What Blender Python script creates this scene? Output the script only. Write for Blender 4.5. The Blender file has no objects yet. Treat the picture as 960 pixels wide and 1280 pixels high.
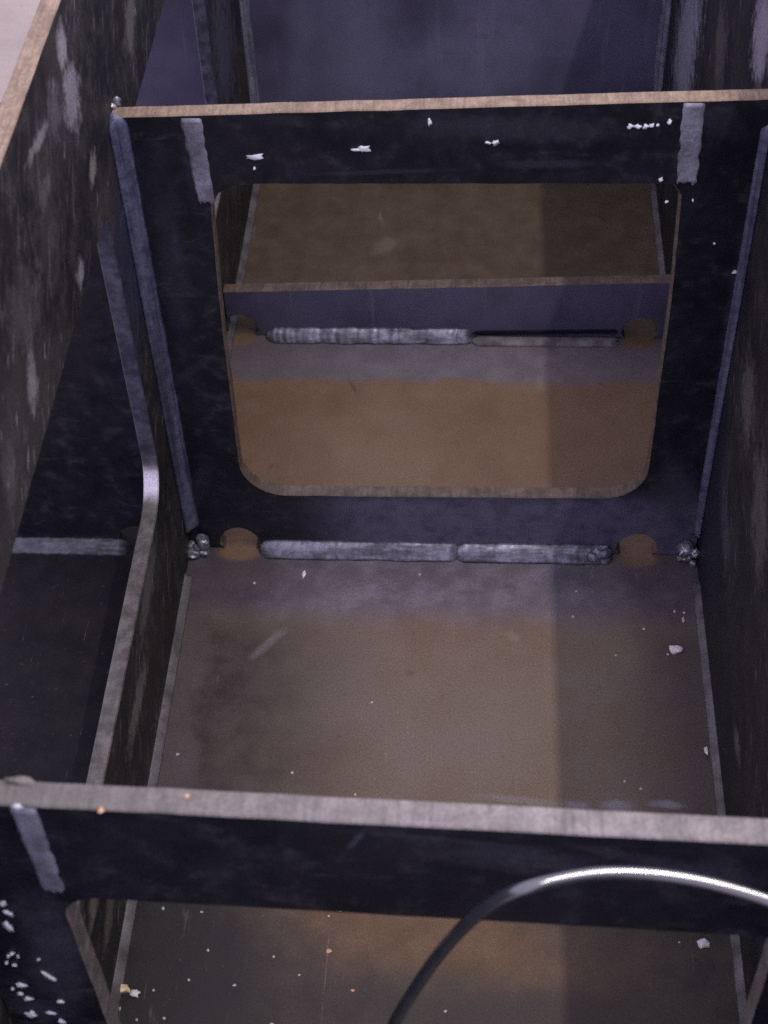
import bpy, bmesh, math, random
from mathutils import Vector, Matrix, noise as mn
from mathutils.geometry import delaunay_2d_cdt
random.seed(7)
S = bpy.context.scene
COL = S.collection

# ---------------------------------------------------------------- camera
F_PX, PITCH, YAW, ROLL = 1959.3, 0.8308, -0.0856, -0.0487
_cp, _sp, _cy, _sy = math.cos(PITCH), math.sin(PITCH), math.cos(YAW), math.sin(YAW)
_fw = Vector((_sy*_cp, _cy*_cp, -_sp)); _r0 = Vector((_cy, -_sy, 0)); _u0 = _r0.cross(_fw)
_rt = math.cos(ROLL)*_r0 + math.sin(ROLL)*_u0
_up = -math.sin(ROLL)*_r0 + math.cos(ROLL)*_u0
EYE = Vector((0, 0, 1))
cd = bpy.data.cameras.new('camera'); cam = bpy.data.objects.new('camera', cd); COL.objects.link(cam)
m = Matrix.Identity(4)
for i in range(3):
    m[i][0], m[i][1], m[i][2], m[i][3] = _rt[i], _up[i], -_fw[i], EYE[i]
cam.matrix_world = m
cd.sensor_fit = 'VERTICAL'; cd.sensor_height = 24; cd.lens = F_PX/1280*24
cd.clip_start = .01; cd.clip_end = 100
cd.dof.use_dof = True; cd.dof.focus_distance = 1.17; cd.dof.aperture_fstop = 9
S.camera = cam

# ---------------------------------------------------------------- light
W = bpy.data.worlds.new('World'); S.world = W; W.use_nodes = True
bg = W.node_tree.nodes['Background']
bg.inputs[0].default_value = (.43, .395, .525, 1); bg.inputs[1].default_value = 2.45
ld = bpy.data.lights.new('tube_lamp', 'AREA'); ld.shape = 'RECTANGLE'
ld.size = .022; ld.size_y = 1.5; ld.energy = 19.5; ld.color = (1, .93, .86)
lamp = bpy.data.objects.new('tube_lamp', ld); COL.objects.link(lamp)
lamp.location = (.553, .30, 2.2)
lamp.rotation_euler = (0, math.radians(12), 0)
V = S.view_settings
V.view_transform = 'Standard'; V.look = 'None'; V.exposure = 0; V.gamma = 1; V.use_curve_mapping = False
S.render.filter_size = 2.0
S.cycles.use_denoising = False   # keep the sensor-like grain of a dim phone picture

# ---------------------------------------------------------------- key dimensions (metres)
XL, XR = -.2403, .185          # inner faces of the two side webs
D1, D2, D3, D4 = .3405, .8655, 1.1377, 1.42
T = .0118                      # plate thickness
ZT = .5427                     # top of webs
XN = -.43                      # outer edge of the neighbouring cell

def at(u, v, axis, val):       # where the sight line of a photo point meets an axis-aligned plane
    d = (u-480)/F_PX*_rt - (v-640)/F_PX*_up + _fw
    t = (val-EYE[axis])/d[axis]
    return EYE + t*d

# ---------------------------------------------------------------- materials
class NT:
    def __init__(s, name):
        s.m = bpy.data.materials.new(name); s.m.use_nodes = True
        s.t = s.m.node_tree; s.n = s.t.nodes; s.b = s.n['Principled BSDF']
        s.co = s.n.new('ShaderNodeTexCoord').outputs['Object']
    def L(s, a, b): s.t.links.new(a, b)
    def put(s, sock, v):
        if hasattr(v, 'is_output'): s.L(v, sock)
        elif isinstance(v, (tuple, list)):
            sock.default_value = tuple(v) + (1,) if len(v) == 3 and len(sock.default_value) == 4 else v
        else: sock.default_value = v
    def map(s, scale=(1, 1, 1), rot=(0, 0, 0), loc=(0, 0, 0), co=None):
        n = s.n.new('ShaderNodeMapping'); s.L(co or s.co, n.inputs[0])
        n.inputs['Scale'].default_value = scale; n.inputs['Rotation'].default_value = rot; n.inputs['Location'].default_value = loc
        return n.outputs[0]
    def noise(s, scale, detail=4, rough=.55, co=None, dist=0):
        n = s.n.new('ShaderNodeTexNoise'); s.L(co or s.co, n.inputs['Vector'])
        n.inputs['Scale'].default_value = scale; n.inputs['Detail'].default_value = detail
        n.inputs['Roughness'].default_value = rough; n.inputs['Distortion'].default_value = dist
        return n.outputs['Fac']
    def mr(s, v, a, b, c=0, d=1, smooth=True):
        n = s.n.new('ShaderNodeMapRange'); n.interpolation_type = 'SMOOTHSTEP' if smooth else 'LINEAR'
        s.put(n.inputs[0], v)
        for i, q in enumerate((a, b, c, d)): s.put(n.inputs[i+1], q)
        return n.outputs[0]
    def op(s, o, a, b=0):
        n = s.n.new('ShaderNodeMath'); n.operation = o; s.put(n.inputs[0], a); s.put(n.inputs[1], b); return n.outputs[0]
    def mix(s, f, a, b, mode='MIX'):
        n = s.n.new('ShaderNodeMix'); n.data_type = 'RGBA'; n.blend_type = mode
        s.put(n.inputs['Factor'], f); s.put(n.inputs[6], a); s.put(n.inputs[7], b); return n.outputs[2]
    def xyz(s):
        n = s.n.new('ShaderNodeSeparateXYZ'); s.L(s.co, n.inputs[0]); return n.outputs
    def band(s, v, a, b, w):   # 1 between a and b with soft shoulders w
        return s.op('MULTIPLY', s.mr(v, a-w, a+w), s.mr(v, b-w, b+w, 1, 0))
    def grain(s, c, amt=.35, scale=900):
        g = s.noise(scale, 2, .7)
        g2 = s.mr(g, .3, .7, 1-amt, 1+amt, False)
        n = s.n.new('ShaderNodeVectorMath'); n.operation = 'SCALE'
        s.L(c, n.inputs[0]); s.L(g2, n.inputs['Scale']); return n.outputs[0]
    def bump(s, h, strength=.3, dist=.001):
        n = s.n.new('ShaderNodeBump'); n.inputs['Strength'].default_value = strength
        n.inputs['Distance'].default_value = dist; s.put(n.inputs['Height'], h); s.L(n.outputs[0], s.b.inputs['Normal'])
    def spot(s, axes, c, dirv, ll, lw, edge=.9, rag=1.4, sc=70):
        """ragged elliptical patch mask on a plane; axes = the two coordinate sockets"""
        da, db = dirv; n = math.hypot(da, db); da, db = da/n, db/n
        pa, pb = s.op('SUBTRACT', axes[0], c[0]), s.op('SUBTRACT', axes[1], c[1])
        l = s.op('ADD', s.op('MULTIPLY', pa, da/ll), s.op('MULTIPLY', pb, db/ll))
        w = s.op('ADD', s.op('MULTIPLY', pa, -db/lw), s.op('MULTIPLY', pb, da/lw))
        e = s.op('SQRT', s.op('ADD', s.op('MULTIPLY', l, l), s.op('MULTIPLY', w, w)))
        e = s.op('ADD', e, s.op('MULTIPLY', s.op('SUBTRACT', s.noise(sc, 4, .65), .5), rag))
        return s.mr(e, 1-edge*.7, 1+edge*.35, 1, 0)
    def done(s, c, rough=.5, metal=0, spec=.5):
        s.put(s.b.inputs['Base Color'], c); s.put(s.b.inputs['Roughness'], rough)
        s.put(s.b.inputs['Metallic'], metal); s.b.inputs['Specular IOR Level'].default_value = spec
        return s.m

def mat_scale():               # blue-black mill scale on the frames
    k = NT('mill_scale'); 
    a = k.noise(14, 5, .6); b = k.noise(60, 5, .65)
    c = k.mix(k.mr(a, .35, .7), (.0068, .0068, .0125), (.0145, .0143, .027))
    c = k.mix(k.mr(b, .52, .75, 0, .7), c, (.040, .040, .058))
    dust = k.noise(1, 6, .7, co=k.map((25, 25, 70)))
    c = k.mix(k.mr(dust, .56, .76, 0, .6), c, (.070, .068, .082))
    x, y, z = k.xyz()[0:3]     # bluish tone towards the foot, weaker at the left
    foot = k.op('MULTIPLY', k.mr(k.op('ADD', z, k.op('MULTIPLY', k.op('SUBTRACT', a, .5), .03)), .055, .085, 1, 0), k.op('MULTIPLY', k.mr(x, -.16, -.07, .08, 1), k.mr(x, -.26, -.2, 0, 1)))
    c = k.mix(k.op('MULTIPLY', foot, k.mr(b, .3, .6, .55, .95)), c, (.135, .123, .195))
    for (u, v, du, dv, hw, pl, f) in ((70, 1200, 14, 70, 30, D1+.0055, .7), (40, 1262, 30, 10, 22, D1+.0055, .5), (640, 1070, 110, 4, 26, D1, .6), (860, 1082, 90, 6, 26, D1, .65), (900, 150, 30, 6, 18, D2, .3), (848, 625, 10, 50, 22, D2, .75), (250, 610, 14, -40, 10, D2, .25), (230, 470, 40, -30, 6, D2, .25), (446, 1052, -12, 14, 4, D1, .9), (760, 1060, 50, 8, 8, D1, .5), (560, 1050, 120, 8, 5, D1, .4), (240, 200, 6, 60, 9, D2, .25), (915, 420, -14, 120, 9, D2, .35), (690, 205, 60, -1, 5, D2, .4), (480, 215, 90, -3, 3, D2, .35), (640, 160, 140, 4, 16, D2, .4), (215, 330, 14, 110, 14, D2, .3), (350, 150, 40, 4, 8, D2, .2)):
        q, q1 = at(u, v, 1, pl), at(u+du, v+dv, 1, pl)
        msk = k.op('MULTIPLY', k.spot((x, z), (q.x, q.z), (q1.x-q.x, q1.z-q.z), (q1-q).length, hw*(q-EYE).dot(_fw)/F_PX*1.3), k.mr(y, .6, .62, 1 if pl < .6 else 0, 0 if pl < .6 else 1))
        c = k.mix(k.op('MULTIPLY', msk, f), c, (.055, .055, .085))  # bluish sheen of the faces painted as patches, with some pale scuffs
    c = k.grain(c, .5)
    k.bump(k.op('ADD', a, k.op('MULTIPLY', b, .3)), .25, .002)
    return k.done(c, k.mr(b, .3, .7, .34, .6), 0, .4)

def mat_web():                 # scuffed, streaky side webs
    k = NT('scuffed_web')
    r = k.map((1, 1, 1), (math.radians(-50), 0, 0))
    st = k.noise(1, 5, .62, co=k.map((40, 24, 75), co=r), dist=1.2)
    st2 = k.noise(1, 4, .6, co=k.map((40, 48, 190), co=r))
    a = k.noise(11, 6, .65)
    c = k.mix(k.mr(a, .38, .66), (.017, .016, .019), (.048, .042, .043))
    bl = k.noise(34, 7, .78)
    c = k.mix(k.mr(bl, .48, .68, 0, .55), c, (.090, .080, .080))
    c = k.mix(k.mr(bl, .42, .30, 0, .5), c, (.014, .013, .016))
    c = k.mix(k.mr(st, .54, .74, 0, .55), c, (.145, .132, .135))
    c = k.mix(k.op('MULTIPLY', k.mr(st2, .60, .72), k.mr(a, .45, .6, 0, .8)), c, (.30, .28, .29))
    x, y, z = k.xyz()[0:3]
    for side, u, v, du, dv, hw, f, col in (
            (XL, 90, 120, 2, 46, 9, .75, (.44, .41, .46)), (XL, 78, 62, 2, 32, 5, .8, (.36, .33, .36)), (XL, 68, 140, -3, 34, 9, .4, (.27, .25, .28)), (XL, 47, 178, -14, 28, 5, .6, (.35, .33, .35)),
            (XL, 163, 25, -3, 44, 6, .5, (.28, .25, .24)), (XL, 116, 212, -2, 22, 4, .6, (.36, .31, .28)), (XL, 40, 480, 2, 36, 6, .65, (.42, .40, .43)), (XL, 56, 240, -6, 24, 6, .35, (.25, .23, .25)),
            (XL, 12, 590, 3, 50, 9, .3, (.22, .20, .20)), (XL, 30, 380, 5, 60, 20, .28, (.22, .20, .19)), (XL, 60, 290, -8, 60, 22, .25, (.20, .17, .16)), (XL, 100, 340, 2, 14, 5, .6, (.38, .36, .38)),
            (XR, 952, 45, 0, 60, 12, .7, (.36, .34, .42)), (XR, 935, 500, 1, 60, 8, .35, (.24, .20, .20)), (XR, 950, 640, 0, 90, 9, .35, (.22, .19, .18)), (XR, 905, 640, 2, 70, 5, .3, (.20, .18, .22)),
            (XR, 921, 930, 4, 22, 4, .5, (.22, .20, .22)), (XR, 900, 60, 0, 50, 7, .4, (.17, .145, .13)), (XR, 858, 50, 0, 80, 17, .85, (.27, .27, .35)), (XL, 280, 60, -4, 70, 13, .8, (.11, .11, .18)), (XL, 162, 330, 12, 120, 16, .8, (.045, .05, .10)),
            (XL, 184, 740, -9, 60, 5, .55, (.19, .17, .165)), (XL, 172, 880, -12, 60, 5, .65, (.24, .22, .21)), (XL, 118, 1125, -7, 42, 5, .75, (.27, .23, .20)), (XL, 136, 1150, -5, 40, 4, .6, (.22, .19, .17)),
            (XL, 196, 820, -12, 90, 5, .7, (.035, .022, .022)), (XR, 893, 620, -12, 160, 14, .8, (.022, .022, .034)), (XR, 905, 900, 6, 120, 12, .75, (.020, .019, .026))):
        if side == XR and v == 45: c = k.mix(k.mr(x, -.05, .05, 0, .5), c, (.012, .012, .017))
        q, q1 = at(u, v, 0, side), at(u+du, v+dv, 0, side)
        q2 = at(u+hw, v, 0, side)
        t1 = (q1-q).normalized(); e2 = (q2-q); sc_ = max((e2-t1*e2.dot(t1)).length, .003)
        msk = k.spot((y, z), (q.y, q.z), (q1.y-q.y, q1.z-q.z), (q1-q).length, sc_*1.15, sc=95, rag=2.3)
        msk = k.op('MULTIPLY', msk, k.mr(x, -.05, .05, 0 if side > 0 else 1, 1 if side > 0 else 0))
        c = k.mix(k.op('MULTIPLY', msk, f*(.7 if side < 0 and hw > 5 and v < 650 else 1)), c, col)
    c = k.grain(c, .45)
    k.bump(k.op('ADD', st, st2), .25, .001)
    return k.done(c, k.mr(a, .3, .7, .45, .7), 0, .2)

def mat_floor():               # brown shop-coated bottom plate, bluish bands painted next to the welds
    k = NT('bottom_plate')
    x, y, z = k.xyz()[0:3]
    a = k.noise(7, 6, .6); b = k.noise(40, 5, .65)
    wob = k.op('MULTIPLY', k.op('SUBTRACT', k.noise(22, 4), .5), .022)
    yy = k.op('ADD', y, wob); xx = k.op('ADD', x, k.op('MULTIPLY', wob, 2.2))
    brown = k.mix(k.mr(a, .35, .68), (.155, .094, .050), (.205, .136, .082))
    brown = k.mix(k.mr(b, .5, .75, 0, .3), brown, (.21, .16, .125))
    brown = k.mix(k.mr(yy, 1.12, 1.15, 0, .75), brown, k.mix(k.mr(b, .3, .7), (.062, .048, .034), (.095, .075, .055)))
    steel = k.mix(k.mr(b, .35, .7), (.115, .102, .132), (.19, .170, .215))  # band tone: heat-tinted steel and mirrored frame blue together
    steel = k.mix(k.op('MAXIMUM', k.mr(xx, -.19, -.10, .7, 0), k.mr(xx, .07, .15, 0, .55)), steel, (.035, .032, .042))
    dark = k.mix(k.mr(b, .35, .7), (.028, .025, .026), (.062, .052, .050))
    # greyer, rubbed coat in the middle bay
    worn = k.op('MULTIPLY', k.band(yy, .40, .80, .08), k.mr(a, .3, .65, .35, .9))
    brown = k.mix(worn, brown, (.180, .147, .116))
    # dirty margin along the left web in the first bay
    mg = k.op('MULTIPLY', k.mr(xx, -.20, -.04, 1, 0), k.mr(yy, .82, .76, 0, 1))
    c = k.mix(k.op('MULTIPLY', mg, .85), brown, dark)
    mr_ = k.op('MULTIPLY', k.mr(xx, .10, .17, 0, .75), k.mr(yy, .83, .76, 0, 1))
    c = k.mix(mr_, c, (.060, .052, .055))  # right margin: shade beside the web painted into the floor colour
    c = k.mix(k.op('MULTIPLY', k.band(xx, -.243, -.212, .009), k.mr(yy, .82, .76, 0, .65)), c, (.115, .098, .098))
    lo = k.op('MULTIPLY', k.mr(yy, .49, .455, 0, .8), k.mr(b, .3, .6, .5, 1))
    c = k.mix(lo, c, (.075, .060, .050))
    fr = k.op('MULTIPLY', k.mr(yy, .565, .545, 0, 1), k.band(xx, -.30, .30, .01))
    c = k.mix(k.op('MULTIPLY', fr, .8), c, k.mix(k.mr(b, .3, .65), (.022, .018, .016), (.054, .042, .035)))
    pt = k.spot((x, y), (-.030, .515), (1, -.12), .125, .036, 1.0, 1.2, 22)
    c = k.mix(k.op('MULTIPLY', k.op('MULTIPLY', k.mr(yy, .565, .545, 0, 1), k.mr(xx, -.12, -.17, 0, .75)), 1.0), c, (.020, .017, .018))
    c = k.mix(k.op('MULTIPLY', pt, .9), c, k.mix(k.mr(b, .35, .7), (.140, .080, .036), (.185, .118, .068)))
    for (u, v, du, dv, hw, f, col) in ((335, 805, 26, -22, 6, .4, (.24, .21, .21)), (480, 308, 14, -12, 11, .45, (.19, .16, .13)), (360, 765, 18, -14, 8, .3, (.20, .17, .17)), (640, 795, 10, 6, 6, .3, (.27, .24, .22)),
                                       (720, 1006, 18, 2, 5, .7, (.27, .25, .27)), (770, 1007, 22, 1, 7, .75, (.28, .26, .29)), (835, 1006, 22, 2, 6, .75, (.28, .26, .29)), (650, 1000, 60, 6, 5, .4, (.26, .23, .24)),
                                       (290, 745, 70, 3, 11, .5, (.035, .032, .045)), (700, 722, 40, 2, 12, .3, (.05, .045, .06)), (440, 482, 6, 12, 2, .6, (.05, .04, .035))):
        q, q1 = at(u, v, 2, 0), at(u+du, v+dv, 2, 0)
        c = k.mix(k.op('MULTIPLY', k.spot((x, y), (q.x, q.y), (q1.x-q.x, q1.y-q.y), (q1-q).length, hw*(q-EYE).dot(_fw)/F_PX*1.2), f), c, col)
    # bluish bands in front of the welds: heat tint plus painted frame reflection
    away = None                # leaves the bluish bands out in front of the scallops
    for hx, hy in ((-.198, D2-.003), (.136, D2-.003), (-.229, D3-.003), (.154, D3-.003), (-.285, D2-.003)):
        n = k.n.new('ShaderNodeVectorMath'); n.operation = 'LENGTH'
        k.L(k.map((1/.018, 1/.011, 0), (0, 0, 0), (-hx/.018, -hy/.011, 0)), n.inputs[0])
        w_ = k.mr(k.op('ADD', n.outputs['Value'], k.op('MULTIPLY', k.op('SUBTRACT', b, .5), .8)), .7, 1.25)
        away = w_ if away is None else k.op('MULTIPLY', away, w_)
    c = k.mix(k.op('MULTIPLY', k.op('MULTIPLY', k.op('MULTIPLY', k.mr(yy, D2-.092, D2-.052), k.mr(yy, D2-.002, D2+.014, 1, 0)), .85), away), c, steel)
    c = k.mix(k.op('MULTIPLY', k.op('MULTIPLY', k.band(yy, D3-.062, D3+.006, .008), .85), away), c, k.mix(.5, steel, (.15, .13, .145)))
    # left neighbour cell: much darker
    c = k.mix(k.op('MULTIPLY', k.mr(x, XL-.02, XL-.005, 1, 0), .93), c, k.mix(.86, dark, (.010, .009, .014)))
    # scuffs
    sc = k.noise(1, 4, .6, co=k.map((60, 14, 1), (0, 0, math.radians(-35))))
    c = k.mix(k.op('MULTIPLY', k.mr(sc, .63, .74), k.mr(a, .5, .62, 0, .5)), c, (.24, .21, .2))
    # fine wear: dust specks, rust grain and hairline scratches
    g = k.noise(170, 6, .78); g2 = k.noise(75, 7, .8)
    c = k.mix(k.mr(g, .60, .74, 0, .45), c, (.27, .235, .215))
    c = k.mix(k.mr(g2, .42, .30, 0, .55), c, (.045, .034, .028))
    for ang, sx, sy in ((20, 420, 9), (-58, 380, 12), (83, 500, 8)):
        h_ = k.noise(1, 2, .5, co=k.map((sx, sy, 1), (0, 0, math.radians(ang))))
        c = k.mix(k.op('MULTIPLY', k.mr(h_, .70, .78), k.mr(g2, .45, .6, 0, .35)), c, (.30, .27, .26))
    c = k.grain(c, .24, 620)
    c = k.grain(c, .35, 1300)
    k.bump(k.op('ADD', a, k.op('MULTIPLY', g2, .5)), .15, .001)
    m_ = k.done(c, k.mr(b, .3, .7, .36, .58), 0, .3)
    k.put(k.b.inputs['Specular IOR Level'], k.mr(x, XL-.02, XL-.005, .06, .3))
    return m_

def mat_edge(name, c0, c1, xg=False):
    k = NT(name)
    b = k.noise(90, 5, .65); s = k.noise(1, 3, .6, co=k.map((430, 30, 430)))
    c = k.mix(k.mr(b, .35, .68), c0, c1)
    c = k.mix(k.mr(s, .45, .75, 0, .55), c, tuple(.5*v for v in c0))
    c = k.mix(k.mr(s, .42, .25, 0, .35), c, tuple(min(1, 1.5*v) for v in c1))
    if xg: c = k.mix(k.mr(k.op('ADD', k.xyz()[0], k.op('MULTIPLY', k.noise(30, 3), .08)), -.16, .10, .55, 0), c, tuple(.55*v for v in c0))
    c = k.grain(c, .3)
    k.bump(s, .3, .0006)
    return k.done(c, .55, 0, .4)

def mat_weld(name, c0, c1, metal=.35, rough=.42, stretch=(60, 60, 60)):
    k = NT(name)
    b = k.noise(120, 5, .65); a = k.noise(1, 4, .6, co=k.map(stretch))
    c = k.mix(k.mr(b, .3, .7), c0, c1)
    c = k.mix(k.mr(a, .40, .68, 0, .75), c, tuple(.30*v for v in c0))
    c = k.grain(c, .3)
    k.bump(b, .25, .0006)
    return k.done(c, k.mr(a, .3, .7, rough-.08, rough+.15), metal, .5)

def mat_blue():                # thinly primed, bluish end plate
    k = NT('end_plate_steel')
    a = k.noise(9, 5, .6); v = k.noise(1, 4, .6, co=k.map((70, 1, 5)))
    c = k.mix(k.mr(a, .35, .65), (.070, .065, .118), (.118, .110, .190))
    x, y, z = k.xyz()[0:3]
    far = k.mr(y, D4-.1, D4-.05, 0, 1)
    for (u, v_, du, dv, hw, f) in ((450, 75, 10, 90, 45, .55), (620, 60, 40, 70, 60, .35), (375, 60, -4, 80, 14, .35), (560, 90, 60, 20, 40, .3)):
        q, q1 = at(u, v_, 1, D4), at(u+du, v_+dv, 1, D4)
        c = k.mix(k.op('MULTIPLY', k.op('MULTIPLY', far, k.spot((x, z), (q.x, q.z), (q1.x-q.x, q1.z-q.z), (q1-q).length, hw*(q-EYE).dot(_fw)/F_PX*1.3, 1.4, 1.0, 30)), f), c, (.21, .21, .32))  # paler glow painted onto the end plate
    c = k.mix(k.mr(v, .58, .72, 0, .45), c, (.20, .19, .29))
    c = k.mix(k.mr(k.noise(25, 6, .7), .55, .75, 0, .5), c, (.07, .055, .065))
    c = k.grain(c, .3)
    return k.done(c, .5, 0, .5)

def mat_plain(name, c, rough=.6, var=.3, scale=60, metal=0, spec=.5):
    k = NT(name); b = k.noise(scale, 4, .6)
    cc = k.mix(k.mr(b, .3, .7), tuple(v*(1-var) for v in c), tuple(min(1, v*(1+var)) for v in c))
    k.bump(b, .1, .0005)
    return k.done(cc, rough, metal, spec)

def mat_concrete():
    k = NT('workshop_concrete'); a = k.noise(5, 6, .65); b = k.noise(60, 5, .7)
    c = k.mix(k.mr(a, .3, .7), (.40, .34, .285), (.52, .45, .385))
    c = k.mix(k.mr(b, .55, .75, 0, .5), c, (.22, .19, .17))
    k.bump(b, .3, .002)
    return k.done(k.grain(c, .2, 500), .8)

SCALE, WEB, FLOOR, BLUE = mat_scale(), mat_web(), mat_floor(), mat_blue()
EDGE = mat_edge('flame_cut_edge', (.23, .163, .110), (.36, .268, .19))
EDGE_GREY = mat_edge('ground_edge', (.21, .185, .175), (.315, .28, .27), True)
EDGE_MID = mat_edge('oxidised_edge', (.115, .098, .092), (.21, .18, .17))
EDGE_LIP = mat_edge('thin_cut_edge', (.085, .062, .047), (.155, .118, .092))
def mat_webedge():
    k = NT('web_opening_edge'); b = k.noise(80, 5, .65); x, y, z = k.xyz()[0:3]
    lip = k.mix(k.mr(b, .35, .68), (.062, .054, .050), (.135, .12, .112))
    up = k.mix(k.mr(b, .35, .68), (.030, .031, .050), (.075, .078, .115))
    c = k.mix(k.mr(z, .135, .175), lip, up)
    gl = k.spot((y, z), (.808, .140), (.6, 1), .012, .012, .9, .8)   # glint painted bright at the bend
    c = k.mix(k.op('MULTIPLY', gl, .85), c, (.62, .60, .72))
    return k.done(k.grain(c, .3), .42, 0, .5)
EDGE_WEB = mat_webedge()
EDGE_DARK = mat_edge('dark_edge', (.10, .09, .095), (.19, .17, .175))
WELD = mat_weld('weld_metal', (.135, .132, .170), (.31, .305, .39), .4, .34, (28, 160, 160))
WELD_BLUE = mat_weld('weld_tinted', (.085, .092, .165), (.185, .195, .30), .25, .34, (170, 170, 8))
WELD_DIM = mat_weld('weld_rusty', (.13, .118, .122), (.23, .21, .22), .1, .6)
WELD_FAINT = mat_weld('weld_faint', (.055, .055, .072), (.13, .13, .16), .2, .5, (40, 160, 160))  # darker, bluish weld tone for the neighbour cell
WELD_PALE = mat_weld('weld_pale', (.16, .165, .23), (.30, .31, .40), .2, .4, (330, 330, 14))
BUTT = mat_weld('ground_weld', (.24, .24, .32), (.40, .40, .51), .25, .4)
KNOT = mat_weld('bright_weld_end', (.25, .25, .29), (.55, .54, .6), .6, .3)
FLECK = mat_plain('dull_fleck', (.50, .47, .45), .6, .2, 200)
WHITE = mat_plain('white_fleck', (.82, .80, .80), .5, .15, 200)
GLINT = mat_plain('white_glint', (.78, .80, .92), .35, .15, 200)  # white that imitates lamp glints on the frame faces
YELLOW = mat_plain('yellow_chip', (.80, .66, .36), .5, .25, 200)
ORANGE = mat_plain('orange_chip', (.70, .42, .25), .5, .25, 200)
CABLE = mat_plain('black_cable_sheath', (.034, .036, .048), .2, .25, 40, 0, 1.0)
CABLE.node_tree.nodes['Principled BSDF'].inputs['IOR'].default_value = 1.8
CONC = mat_concrete()

# ---------------------------------------------------------------- mesh helpers
def link(name, me, parent=None, **kw):
    o = bpy.data.objects.new(name, me); COL.objects.link(o)
    if parent is not None: o.parent = parent
    for a, b in kw.items(): o[a] = b
    return o

def empty(name, loc, **kw):
    o = bpy.data.objects.new(name, None); COL.objects.link(o); o.location = loc; o.empty_display_size = .05
    for a, b in kw.items(): o[a] = b
    return o

def densify(pts, step=.012, jit=.0005, seed=0):
    out = []
    n = len(pts)
    for i in range(n):
        a, b = Vector(pts[i]), Vector(pts[(i+1) % n]); L = (b-a).length
        q = max(1, int(L/step))
        for j in range(q):
            p = a.lerp(b, j/q)
            k = mn.noise_vector(Vector((p.x*60+seed, p.y*60, seed*1.7)))
            out.append((p.x + k.x*jit, p.y + k.y*jit))
    return out

def rrect(x0, x1, z0, z1, r=(.03, .03, .01, .01), n=8):   # radii: low-left, low-right, up-right, up-left
    out = []
    for (cx, cz, rr, a0) in ((x0+r[0], z0+r[0], r[0], 180), (x1-r[1], z0+r[1], r[1], 270),
                             (x1-r[2], z1-r[2], r[2], 0), (x0+r[3], z1-r[3], r[3], 90)):
        for i in range(n+1):
            a = math.radians(a0+90*i/n); out.append((cx+rr*math.cos(a), cz+rr*math.sin(a)))
    return out

def arc(cx, cz, r, a0, a1, n=9):
    return [(cx+r*math.cos(math.radians(a0+(a1-a0)*i/n)), cz+r*math.sin(math.radians(a0+(a1-a0)*i/n))) for i in range(n+1)]

def plate(name, loops, thick, mat4, mats, parent, bevel=.0009, jit=.0005, top=None):
    """flat plate cut to the given outlines (first = outside, rest = holes); local z is the thickness"""
    full, inner = [], []
    for q, lp in enumerate(loops):
        pts = [Vector(v) for v in densify(lp, seed=q*3.1+len(name), jit=jit)]
        area = sum(a.x*b.y-b.x*a.y for a, b in zip(pts, pts[1:]+pts[:1]))
        if area < 0: pts.reverse()
        ins = []
        for a, v, b in zip(pts[-1:]+pts[:-1], pts, pts[1:]+pts[:1]):
            t = (b-a).normalized() if (b-a).length > 1e-9 else Vector((1, 0))
            nrm = Vector((-t.y, t.x))             # left of travel = inside of the loop
            ins.append(v + nrm*bevel*(1 if q == 0 else -1))
        full.append(pts); inner.append(ins)
    def inside(pt, lp):
        c = False
        for a, b in zip(lp, lp[1:]+lp[:1]):
            if (a.y > pt.y) != (b.y > pt.y) and pt.x < (b.x-a.x)*(pt.y-a.y)/(b.y-a.y)+a.x: c = not c
        return c
    flat, edges = [], []
    for lp in inner:
        b0 = len(flat); flat += lp; n_ = len(lp)
        edges += [(b0+q, b0+(q+1) % n_) for q in range(n_)]
    vs, _, tris, *_r = delaunay_2d_cdt(flat, edges, [], 0, 1e-7)
    bm = bmesh.new(); h = thick/2
    for sgn in (1, -1):
        cap = [bm.verts.new((v.x, v.y, sgn*h)) for v in vs]
        for t in tris:
            ce = sum((vs[q] for q in t), Vector((0, 0)))/3
            if inside(ce, inner[0]) and not any(inside(ce, lp) for lp in inner[1:]):
                bm.faces.new([cap[q] for q in t])
    for lp, ins in zip(full, inner):
        rows = [[bm.verts.new((v.x, v.y, z)) for v in src] for src, z in ((ins, h), (lp, h-bevel), (lp, bevel-h), (ins, -h))]
        n_ = len(lp)
        for a, b in zip(rows, rows[1:]):
            for q in range(n_): bm.faces.new((a[q], a[(q+1) % n_], b[(q+1) % n_], b[q]))
    me = bpy.data.meshes.new(name)
    bmesh.ops.remove_doubles(bm, verts=bm.verts, dist=1e-6)
    bm.transform(mat4)
    ax = (mat4.to_3x3() @ Vector((0, 0, 1))).normalized()
    bmesh.ops.delete(bm, geom=[v for v in bm.verts if not v.link_faces], context='VERTS')
    bmesh.ops.recalc_face_normals(bm, faces=bm.faces)
    for f in bm.faces:
        f.smooth = False
        f.material_index = 0 if abs(f.normal.dot(ax)) > .8 else (2 if top and f.calc_center_median().z > top else 1)
    me.materials.clear()
    for q in mats: me.materials.append(q)
    bm.to_mesh(me); bm.free()
    return link(name, me, parent)

def frame_m(y_front, thick, rot=0, px=0):   # (u,v,w) -> x, z, y
    b = Matrix(((1, 0, 0, 0), (0, 0, -1, y_front+thick/2), (0, 1, 0, 0), (0, 0, 0, 1)))
    if rot: b = Matrix.Translation((px, y_front, 0)) @ Matrix.Rotation(rot, 4, 'Z') @ Matrix.Translation((-px, -y_front, 0)) @ b
    return b
def web_m(x_mid): return Matrix(((0, 0, 1, x_mid), (1, 0, 0, 0), (0, 1, 0, 0), (0, 0, 0, 1)))

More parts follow.
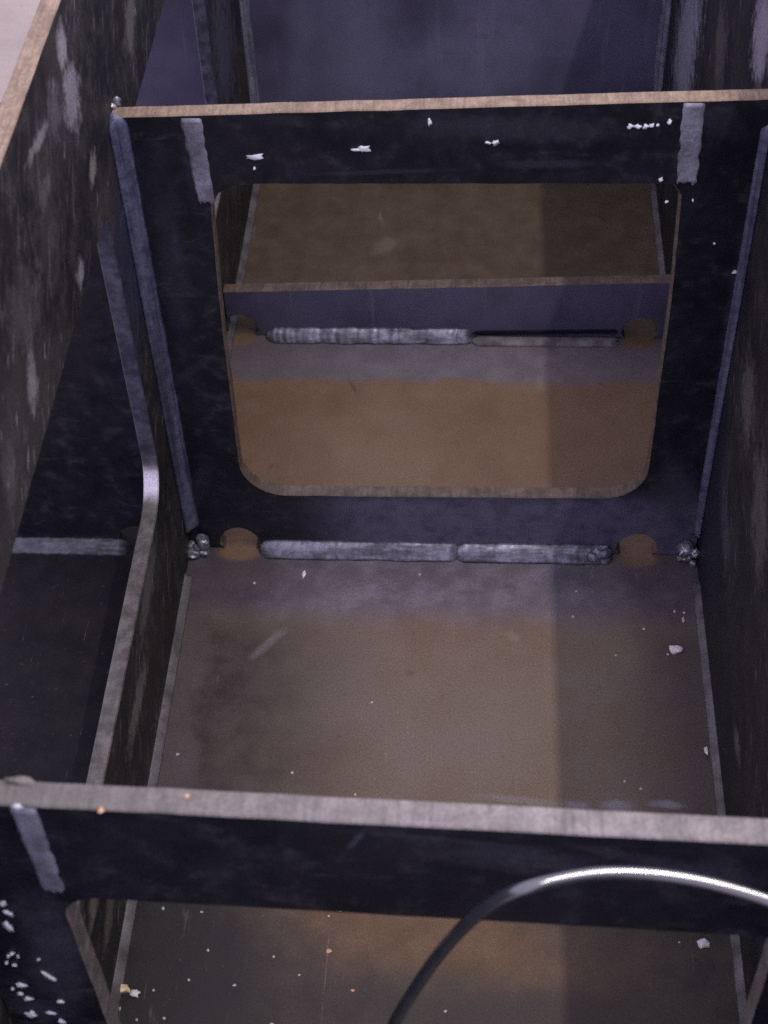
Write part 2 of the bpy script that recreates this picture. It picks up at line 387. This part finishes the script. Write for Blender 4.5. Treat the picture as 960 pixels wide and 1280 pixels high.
def bead(name, p0, p1, d1, d2, w, mat, parent, pitch=.006, amp=.12, seed=0, n=None, cap=True, label=None, sag=.35, wav=.35):
    """fillet weld along p0-p1 filling the corner between directions d1 and d2, leg length w, rippled"""
    p0, p1, d1, d2 = Vector(p0), Vector(p1), Vector(d1), Vector(d2)
    L = (p1-p0).length; n = n or max(8, min(240, int(L/pitch*6)))
    bm = bmesh.new(); rings = []
    prof = []
    for i in range(8):
        t = i/7
        q = d1*(1-t) + d2*t
        prof.append(q*(1 + sag*math.sin(math.pi*t)))
    for i in range(n+1):
        t = i/n; s = t*L
        ph = s/pitch + .35*mn.noise(Vector((s*60, seed, 0)))
        f = 1 + amp*(2*abs((ph % 1)-.5)-.5) + wav*(.28*mn.noise(Vector((s*45, seed+5, 0))) + .12*mn.noise(Vector((s*200, seed+9, 0))))
        if cap:
            e = min(s, L-s)/(w*.8)
            if e < 1: f *= .25+.75*math.sqrt(max(0, e*(2-e)))
        c = p0.lerp(p1, t)
        lag = (p1-p0).normalized()
        ring = []
        for j, q in enumerate(prof):
            off = lag*(-pitch*.35*math.sin(math.pi*j/7))
            ring.append(bm.verts.new(c + q*w*f + off))
        ring.append(bm.verts.new(c - (d1+d2)*.002))
        rings.append(ring)
    m_ = len(rings[0])
    for a, b in zip(rings, rings[1:]):
        for j in range(m_):
            bm.faces.new((a[j], a[(j+1) % m_], b[(j+1) % m_], b[j]))
    bm.faces.new(rings[0]); bm.faces.new(rings[-1][::-1])
    bmesh.ops.recalc_face_normals(bm, faces=bm.faces)
    for f in bm.faces: f.smooth = True
    me = bpy.data.meshes.new(name); bm.to_mesh(me); bm.free(); me.materials.append(mat)
    o = link(name, me, parent)
    if label: o['label'] = label
    return o

def seam(name, top, bot, wid_t, wid_b, y, mat, parent, seed=0, rot=None):
    """flat ground butt weld on a frame face (plane y, facing the viewer), from (x,z) top to bot"""
    nu, nv = 10, 40
    bm = bmesh.new(); g = []
    for j in range(nv+1):
        t = j/nv; row = []
        cx = top[0]+(bot[0]-top[0])*t; cz = top[1]+(bot[1]-top[1])*t; w = wid_t+(wid_b-wid_t)*t
        for i in range(nu+1):
            s = i/nu-.5
            x = cx+s*w + (.0022*mn.noise(Vector((cz*130, seed, i*.1))) if i in (0, nu) else 0)
            z = cz - (.011*abs(mn.noise(Vector((i*1.7, seed, 3)))) if j == nv else 0)
            h = .0018*max(0, 1-(2*abs(s))**6) + .0004*mn.noise(Vector((x*260, z*420, seed)))
            yy = y - (h if 0 < i < nu and 0 < j < nv else -.0008)
            row.append(bm.verts.new((x, yy if not rot else yy+rot*x, z)))
        g.append(row)
    for a, b in zip(g, g[1:]):
        for i in range(nu):
            f = bm.faces.new((a[i], b[i], b[i+1], a[i+1])); f.smooth = True
    # close the back so it is a solid strip
    back = [[bm.verts.new(v.co+Vector((0, .0012, 0))) for v in (r[0], r[-1])] for r in (g[0], g[-1])]
    bm.faces.new((back[0][0], back[0][1], back[1][1], back[1][0]))
    bmesh.ops.recalc_face_normals(bm, faces=bm.faces)
    me = bpy.data.meshes.new(name); bm.to_mesh(me); bm.free(); me.materials.append(mat)
    return link(name, me, parent)

def lump_mesh(name, size, mat, seed=0, rough=.35, sub=2):
    bm = bmesh.new(); bmesh.ops.create_icosphere(bm, subdivisions=sub, radius=1)
    for v in bm.verts:
        f = 1 + rough*mn.noise(v.co*1.6+Vector((seed*3.3, 0, 0))) + rough*.6*mn.noise(v.co*4+Vector((seed, 9, 0)))
        v.co = Vector((v.co.x*f*size[0], v.co.y*f*size[1], v.co.z*f*size[2]))
    for f in bm.faces: f.smooth = sub > 1
    me = bpy.data.meshes.new(name); bm.to_mesh(me); bm.free(); me.materials.append(mat)
    return me

def cluster_mesh(name, items, mat):   # one mesh out of several touching lumps: (offset, size, seed)
    bm = bmesh.new()
    for off, size, seed in items:
        t = lump_mesh('t', size, mat, seed, .5)
        k = len(bm.verts); bm.from_mesh(t); bm.verts.ensure_lookup_table()
        for v in list(bm.verts)[k:]: v.co += Vector(off)
        bpy.data.meshes.remove(t)
    me = bpy.data.meshes.new(name); bm.to_mesh(me); bm.free()
    tmp = bpy.data.objects.new('tmp', me); COL.objects.link(tmp)       # melt the lumps into one skin
    md = tmp.modifiers.new('m', 'REMESH'); md.mode = 'VOXEL'; md.voxel_size = .0006
    sm = tmp.modifiers.new('s', 'SMOOTH'); sm.iterations = 5
    dg = bpy.context.evaluated_depsgraph_get(); dg.update()
    out = bpy.data.meshes.new_from_object(tmp.evaluated_get(dg)); bpy.data.objects.remove(tmp); out.name = name
    for p in out.polygons: p.use_smooth = True
    out.materials.clear(); out.materials.append(mat)
    return out

# ---------------------------------------------------------------- setting
bm = bmesh.new(); bmesh.ops.create_grid(bm, x_segments=1, y_segments=1, size=6)
me = bpy.data.meshes.new('workshop_floor'); bm.to_mesh(me); bm.free(); me.materials.append(CONC)
o = link('workshop_floor', me, kind='structure'); o.location = (0, 1, -.12)

# ---------------------------------------------------------------- the welded box
BOX = empty('steel_box_section', (0, 0, 0), label='dark welded steel box section with cut-out cross frames between two side webs', category='steel structure')

FT = .016
floor = plate('bottom_plate', [[(XN, -.25), (XR+.03, -.25), (XR+.03, D4+.05), (XN, D4+.05)]], FT,
              Matrix.Translation((0, 0, -FT/2)), (FLOOR, EDGE_DARK), BOX)

# left web with its window-like openings
lweb = plate('side_web', [[(-.25, .0005), (D4+.05, .0005), (D4+.05, ZT), (-.25, ZT)],
                          rrect(.42, .817, .127, .388, (.03, .034, .012, .02)),
                          rrect(.915, 1.235, .127, .388, (.03, .03, .02, .02))],
             T, web_m(XL-T/2), (WEB, EDGE_WEB, EDGE), BOX, top=ZT-.0018)
lweb['label'] = 'scuffed side web on the left with large cut openings'
rweb = plate('side_web', [[(-.25, .0005), (D4+.05, .0005), (D4+.05, ZT), (-.25, ZT)]], T, web_m(XR+T/2), (WEB, EDGE), BOX)
rweb['label'] = 'unbroken streaky side web on the right'

def hole_arc(cx, r, n=12):     # scallop in the lower edge, running left to right along z=0
    h = .006
    return [(cx-r*math.cos(math.pi*i/n), h+r*1.2*math.sin(math.pi*i/n)) for i in range(n+1)]

def frame_outline(x0, x1, zl, zr, holes, z0=.0006):
    pts = [(x0, z0)]
    for cx, r in holes:
        pts += [(cx-r*.8, z0)] + hole_arc(cx, r) + [(cx+r*.8, z0)]
    return pts + [(x1, z0), (x1, zr), (x0, zl)]

# frame 2, the one in the middle of the picture
HL = at(300, 678, 1, D2).x; HR = at(797, 681, 1, D2).x
f2 = plate('cross_frame', [frame_outline(XL+.0005, XR-.0005, .4265, .4400, ((HL, .0165), (HR, .0165))),
                           arc(-.152, .1035, .036, 180, 270) + arc(.102, .1035, .034, 270, 360) +
                           [(.136, .28), (.1335, .366), (.128, .3745), (-.15, .3735), (-.163, .372), (-.176, .366), (-.1815, .356), (-.1855, .26)]],
           T, frame_m(D2, T), (SCALE, EDGE_LIP, EDGE), BOX, top=.40)
f2['label'] = 'cross frame in the middle, its whole opening in view'
# frame 1, nearest
R1 = -.030
f1 = plate('cross_frame', [frame_outline(XL+.001, XR-.001, .4325, .4325, ((-.198, .0165), (.136, .0165))),
                           rrect(-.187, .1365, .066, .3535, (.034, .034, .008, .018))],
           .0125, frame_m(D1, .0118, R1, 0), (SCALE, EDGE_MID, EDGE_GREY), BOX, top=.40)
f1['label'] = 'nearest cross frame, cable in front of its top bar'
# neighbour cell's frame
fn = plate('cross_frame', [frame_outline(XN+.002, XL-T-.0005, .43, .43, ((-.285, .0165),))], T, frame_m(D2, T), (SCALE, EDGE_DARK), BOX)
fn['label'] = 'black solid cross plate beyond the left web'
# low bar between frame 2 and the end plate
HL3 = at(302, 418, 1, D3).x; HR3 = at(800, 408, 1, D3).x
bar = plate('low_cross_bar', [frame_outline(XL+.0005, XR-.0005, .0545, .0695, ((HL3, .0165), (HR3, .0165)))], T, frame_m(D3, T), (BLUE, EDGE_LIP), BOX)
# end plate
endp = plate('end_plate', [[(XL+.0005, .0006), (XR-.0005, .0006), (XR-.0005, .43), (XL+.0005, .43)]], T, frame_m(D4, T), (BLUE, EDGE), BOX)
endn = plate('end_plate', [[(XN+.002, .0006), (XL-T-.0005, .0006), (XL-T-.0005, .43), (XN+.002, .43)]], T, frame_m(D4, T), (BLUE, EDGE), BOX)
endn['label'] = 'bluish end plate seen through the left web opening'

# ---------------------------------------------------------------- welds
N, UPV, RX, LX = (0, -1, 0), (0, 0, 1), (1, 0, 0), (-1, 0, 0)
xm = at(572, 688, 1, D2).x
bead('weld_bead', (at(327, 690, 1, D2).x, D2, 0), (xm+.002, D2, 0), N, UPV, .0118, WELD, f2, .0048, .006, 1, wav=.3, sag=.12)
bead('weld_bead', (xm-.002, D2, 0), (at(766, 690, 1, D2).x, D2, 0), N, UPV, .0122, WELD, f2, .0060, .004, 2, wav=.3, sag=.16)
bead('weld_bead', (XL+.0005, D2, .428), (XL+.0005, D2, .024), RX, N, .0105, WELD_BLUE, f2, .006, .006, 3, sag=.2, wav=.12)
bead('weld_bead', (XR-.0005, D2, .42), (XR-.0005, D2, .024), LX, N, .0056, WELD_BLUE, f2, .006, .006, 4, sag=.2, wav=.12)
bead('weld_bead', (at(-12, 681, 1, D2).x, D2, 0), (at(163, 676, 1, D2).x, D2, 0), N, UPV, .0105, WELD_FAINT, fn, .007, .010, 5, wav=.5, sag=.1)
xm3 = at(592, 415, 1, D3).x
bead('weld_bead', (at(336, 424, 1, D3).x, D3, 0), (xm3, D3, 0), N, UPV, .0115, WELD, bar, .0065, .02, 6, wav=.5, sag=.15)
bead('weld_bead', (xm3, D3-.004, 0), (at(775, 412, 1, D3).x, D3-.004, 0), (0, -.9, 0), (0, 0, .5), .010, WELD_DIM, bar, .007, .02, 7)
GAP_SHADE = mat_plain('gap_shade', (.014, .013, .018), .9, .3, 90, 0, .1)  # flat dark colour imitating the shadow in the gap
bead('shade_strip', (xm3+.002, D3-.0005, .0052), (at(772, 412, 1, D3).x, D3-.0005, .0085), (0, -.3, 0), UPV, .0036, GAP_SHADE, bar, .01, .004, 21, wav=.5)  # dark strip in place of the shadow gap above the thin weld
bead('weld_bead', (XL, D4, .40), (XL, D4, .02), RX, N, .009, WELD_PALE, endp, .006, .006, 8, sag=.1, wav=.1)
bead('weld_bead', (XR, D4, .40), (XR, D4, .02), LX, N, .009, WELD_PALE, endp, .006, .006, 9, sag=.1, wav=.1)
bead('weld_bead', (XL+.02, D4, 0), (XR-.02, D4, 0), N, UPV, .009, WELD, endp, .006, .1, 10)
for (a, b, s) in ((.37, D2-.03, 11), (D2+.03, D4-.02, 12)):
    bead('weld_bead', (XL, a, 0), (XL, b, 0), RX, UPV, .0062, WELD_DIM, lweb, .006, .006, s, sag=.1, wav=.2)
    bead('weld_bead', (XR, a, 0), (XR, b, 0), LX, UPV, .0055, WELD_DIM, rweb, .006, .006, s+4, sag=.1, wav=.2)
# lumpy weld ends in the two lower corners
for (u, v, w_, h_, pl, rt) in ((145, 129, 10, 12, D2, None), (139, 133, 14, 5, D2, None), (30, 978, 26, 7, D1+.0055, R1)):
    q = at(u, v, 2, .432 if rt else .428)
    o = link('weld_burr', lump_mesh('weld_burr', (w_*.0003, .002, h_*.0004), KNOT if rt is None else EDGE_GREY, u, .8), f2 if rt is None else f1)
    o.location = (q.x, q.y, q.z); o.rotation_euler = (0, .3, 0)
def knot(sgn, seed):
    rnd = random.Random(seed); it = []
    for q in range(9):
        a = rnd.uniform(.0030, .0056)
        it.append(((sgn*rnd.uniform(-.004, .008), rnd.uniform(-.007, .001), rnd.uniform(.001, .019)), (a*rnd.uniform(.8, 1.5), a, a*rnd.uniform(.6, 1.2)), seed*20+q))
    o = link('weld_knot', cluster_mesh('weld_knot', it, KNOT), f2)
    o.location = (XL+.006 if sgn > 0 else XR-.005, D2-.004, -.001)
knot(1, 3); knot(-1, 5)
o = link('weld_crater', cluster_mesh('weld_crater', [((0, 0, 0), (.0085, .004, .0075), 61), ((.004, -.002, .002), (.005, .004, .005), 62), ((-.006, -.001, -.001), (.006, .004, .006), 63)], WELD), f2)
o.location = (at(750, 688, 1, D2).x, D2-.0065, .0058); o.rotation_euler = (math.radians(-40), 0, 0)
# ground butt welds across the top bars
def P2(u, v): q = at(u, v, 1, D2); return (q.x, q.z)
seam('butt_weld', P2(238, 147), P2(258, 252), .0150, .0125, D2, BUTT, f2, 1)
seam('butt_weld', P2(868, 128), P2(858, 228), .0150, .0145, D2, BUTT, f2, 2)
def P1(u, v): q = at(u, v, 1, D1+.0055); return (q.x, q.z)
seam('butt_weld', P1(28, 1008), P1(68, 1112), .0130, .0115, D1, BUTT, f1, 3, R1)

# ---------------------------------------------------------------- raised white dabs standing in for lamp glints on the frames
def dab(frame, u, v, w, h, plane_y, rot=None, seed=0, mat=GLINT, tilt=0, name='glint_dab'):
    q = at(u, v, 1, plane_y)
    sc = (q-EYE).dot(_fw)/F_PX
    me = lump_mesh(name, (w*sc/2, .0011, h*sc/2*1.25), mat, seed, .85)
    o = link(name, me, frame); y = plane_y if rot is None else D1+rot*q.x
    o.location = (q.x, y-.0002, q.z); o.rotation_euler = (0, tilt, 0)
    return o
for i, (u, v, w, h) in enumerate([(320, 196, 22, 6), (318, 210, 4, 3), (456, 186, 16, 6), (446, 187, 12, 3), (537, 152, 5, 8), (610, 178, 7, 3),
                                  (619, 178, 9, 5), (788, 158, 8, 5), (797, 158, 9, 5), (807, 158, 8, 5), (815, 157, 6, 5), (822, 156, 4, 3),
                                  (837, 152, 5, 7), (918, 340, 5, 5), (826, 224, 5, 5), (833, 252, 4, 3), (893, 304, 3, 3), (866, 250, 3, 3)]):
    dab(f2, u, v, w, h, D2, seed=i)
Y1 = D1+.0055
for i, (u, v, w, h, t) in enumerate([(3, 1131, 9, 13, .4), (12, 1143, 8, 12, -.6), (10, 1160, 9, 24, -.1), (62, 1222, 9, 22, -.5), (26, 1233, 15, 7, .5), (25, 1244, 10, 6, -.3),
                                     (35, 1250, 14, 8, .5), (39, 1270, 17, 14, -.4), (75, 1252, 10, 4, .1), (77, 1278, 9, 12, -.3), (63, 1267, 12, 4, .3),
                                     (10, 1197, 4, 7, .2), (15, 1193, 7, 3, 0), (22, 1197, 3, 6, 0), (18, 1208, 7, 4, .3), (8, 1205, 3, 5, 0), (15, 1238, 4, 5, 0),
                                     (38, 1061, 6, 6, 0), (66, 1101, 8, 5, .4), (22, 1008, 13, 8, 0), (48, 1200, 4, 3, 0)]):
    dab(f1, u, v, w, h, Y1, R1, i+30, tilt=t)

# ---------------------------------------------------------------- loose chips
chip_meshes = {}
def chip(u, v, w, h, mat=WHITE, z=0.0, label=None, name='metal_fleck', seed=0, group=None, cat='fleck', flat=.35):
    q = at(u, v, 2, z); d = (q-EYE); sc = d.dot(_fw)/F_PX; fs = -d.normalized().z
    hz = min(w*sc, h*sc)*flat
    me = lump_mesh(name, (w*sc/2, h*sc/2/fs, hz/2), mat, seed, .6, 2 if w > 7 else 1)
    o = link(name, me, None, label=label, category=cat)
    if group: o['group'] = group
    o.location = (q.x, q.y, z+hz*.30)
    return o
chip(845, 812, 19, 10, label='white splash of fleck on the floor near the right web', seed=1)
chip(151, 1236, 27, 12, YELLOW, label='large pale yellow chip at the bottom left beside a white one', name='paint_chip', cat='chip', seed=2)
chip(169, 1242, 12, 10, label='small white chip touching the right end of the yellow chip', name='paint_chip', cat='chip', seed=3)
chip(879, 1180, 15, 13, label='white chip seen under the cable near the right web', name='paint_chip', cat='chip', seed=4)
chip(910, 1013, 8, 11, label='white chip in the corner behind the near frame at the right web', name='paint_chip', cat='chip', seed=5)
chip(883, 939, 6, 10, label='narrow white fleck on the weld foot of the right web', z=.006, seed=6)
chip(380, 718, 5, 9, label='upright white fleck just below the middle weld bead', seed=7)
chip(424, 1137, 11, 6, ORANGE, label='pinkish orange chip lying below the near top bar', name='paint_chip', cat='chip', seed=8)
chip(126, 1013, 9, 7, ORANGE, z=.4325, label='orange chip on top of the near frame edge', name='paint_chip', cat='chip', seed=9)
chip(234, 995, 7, 5, ORANGE, z=.4325, label='faint pinkish fleck on the far side of the near frame edge', seed=10)
chip(411, 1189, 8, 5, ORANGE, label='small tan fleck in the middle of the orange-brown floor patch', seed=11)
small = [(318, 729, 4, 4), (291, 765, 3, 3), (222, 943, 5, 5), (365, 966, 5, 4), (444, 993, 4, 4), (281, 980, 3, 3), (245, 857, 3, 3), (202, 912, 3, 3), (465, 878, 4, 4),
         (716, 771, 5, 4), (720, 739, 4, 3), (525, 718, 4, 3), (541, 757, 3, 3), (805, 786, 5, 4), (770, 819, 4, 3), (854, 775, 5, 7), (855, 766, 4, 4), (843, 764, 4, 4),
         (835, 818, 4, 4), (858, 886, 3, 3), (808, 847, 3, 3), (781, 977, 5, 4), (801, 986, 4, 4), (204, 1136, 5, 5), (252, 1140, 5, 3), (231, 1102, 4, 3), (260, 1188, 4, 4), (236, 1225, 5, 5),
         (293, 1232, 6, 4), (342, 1196, 4, 4), (374, 1219, 4, 3), (441, 1238, 6, 4), (192, 1238, 5, 4), (205, 1273, 5, 4), (150, 1261, 3, 5), (171, 1275, 4, 4),
         (388, 1114, 5, 4), (411, 1145, 4, 3), (599, 1137, 4, 3), (849, 1178, 4, 3), (860, 1180, 3, 3), (557, 1264, 5, 4), (340, 1280, 6, 4), (248, 1178, 3, 3)]
small = [q for q in small if q[2]+q[3] > 6]
for i, (u, v, w, h) in enumerate(small):
    tone = 'tiny orange' if i % 6 == 0 else 'tiny pale'
    where = ('near floor below the top bar of the nearest frame' if v > 1100 else 'shaded right part of the middle floor' if u > 695 else 'middle floor left of the shadow edge')
    chip(u, v, w*.9, h*.9, ORANGE if i % 6 == 0 else FLECK, label=tone+' fleck on the '+where, seed=i+50, group=tone+' flecks on the '+where)

# ---------------------------------------------------------------- cable
pts = [at(u, v, 2, z) for u, v, z in ((484, 1290, .290), (508, 1253, .322), (543, 1198, .365), (588, 1147, .400), (630, 1119, .420), (662, 1108, .4262), (692, 1100, .4257), (745, 1090, .425),
                                      (800, 1090, .4238), (860, 1097, .4221), (915, 1110, .4203), (965, 1126, .4188), (1010, 1142, .4175))]
lo, hi = pts[0], pts[-1]
pts = [Vector((lo.x-.06, lo.y-.16, .0058)), Vector((lo.x-.052, lo.y-.10, .0062)), Vector((lo.x-.04, lo.y-.04, .07)), Vector((lo.x-.018, lo.y-.012, .19))] + pts
pts += [Vector((hi.x+.015, hi.y-.03, hi.z-.02)), Vector((XR-.007, hi.y-.07, .30)), Vector((XR-.0062, hi.y-.10, .12)), Vector((XR-.012, hi.y-.14, .0058)), Vector((XR-.05, hi.y-.20, .0057))]
cu = bpy.data.curves.new('power_cable', 'CURVE'); cu.dimensions = '3D'; cu.bevel_depth = .0030; cu.bevel_resolution = 6; cu.resolution_u = 10; cu.use_fill_caps = True
sp = cu.splines.new('NURBS'); sp.points.add(len(pts)-1); sp.use_endpoint_u = True; sp.order_u = 4
for p, q in zip(sp.points, pts): p.co = (*q, 1)
tmp = bpy.data.objects.new('tmp', cu); COL.objects.link(tmp)
dg = bpy.context.evaluated_depsgraph_get(); dg.update()
me = bpy.data.meshes.new_from_object(tmp.evaluated_get(dg)); bpy.data.objects.remove(tmp); me.name = 'power_cable'
me.materials.clear(); me.materials.append(CABLE)
for p in me.polygons: p.use_smooth = True
link('power_cable', me, None, label='glossy black cable arching in front of the nearest cross frame', category='cable')
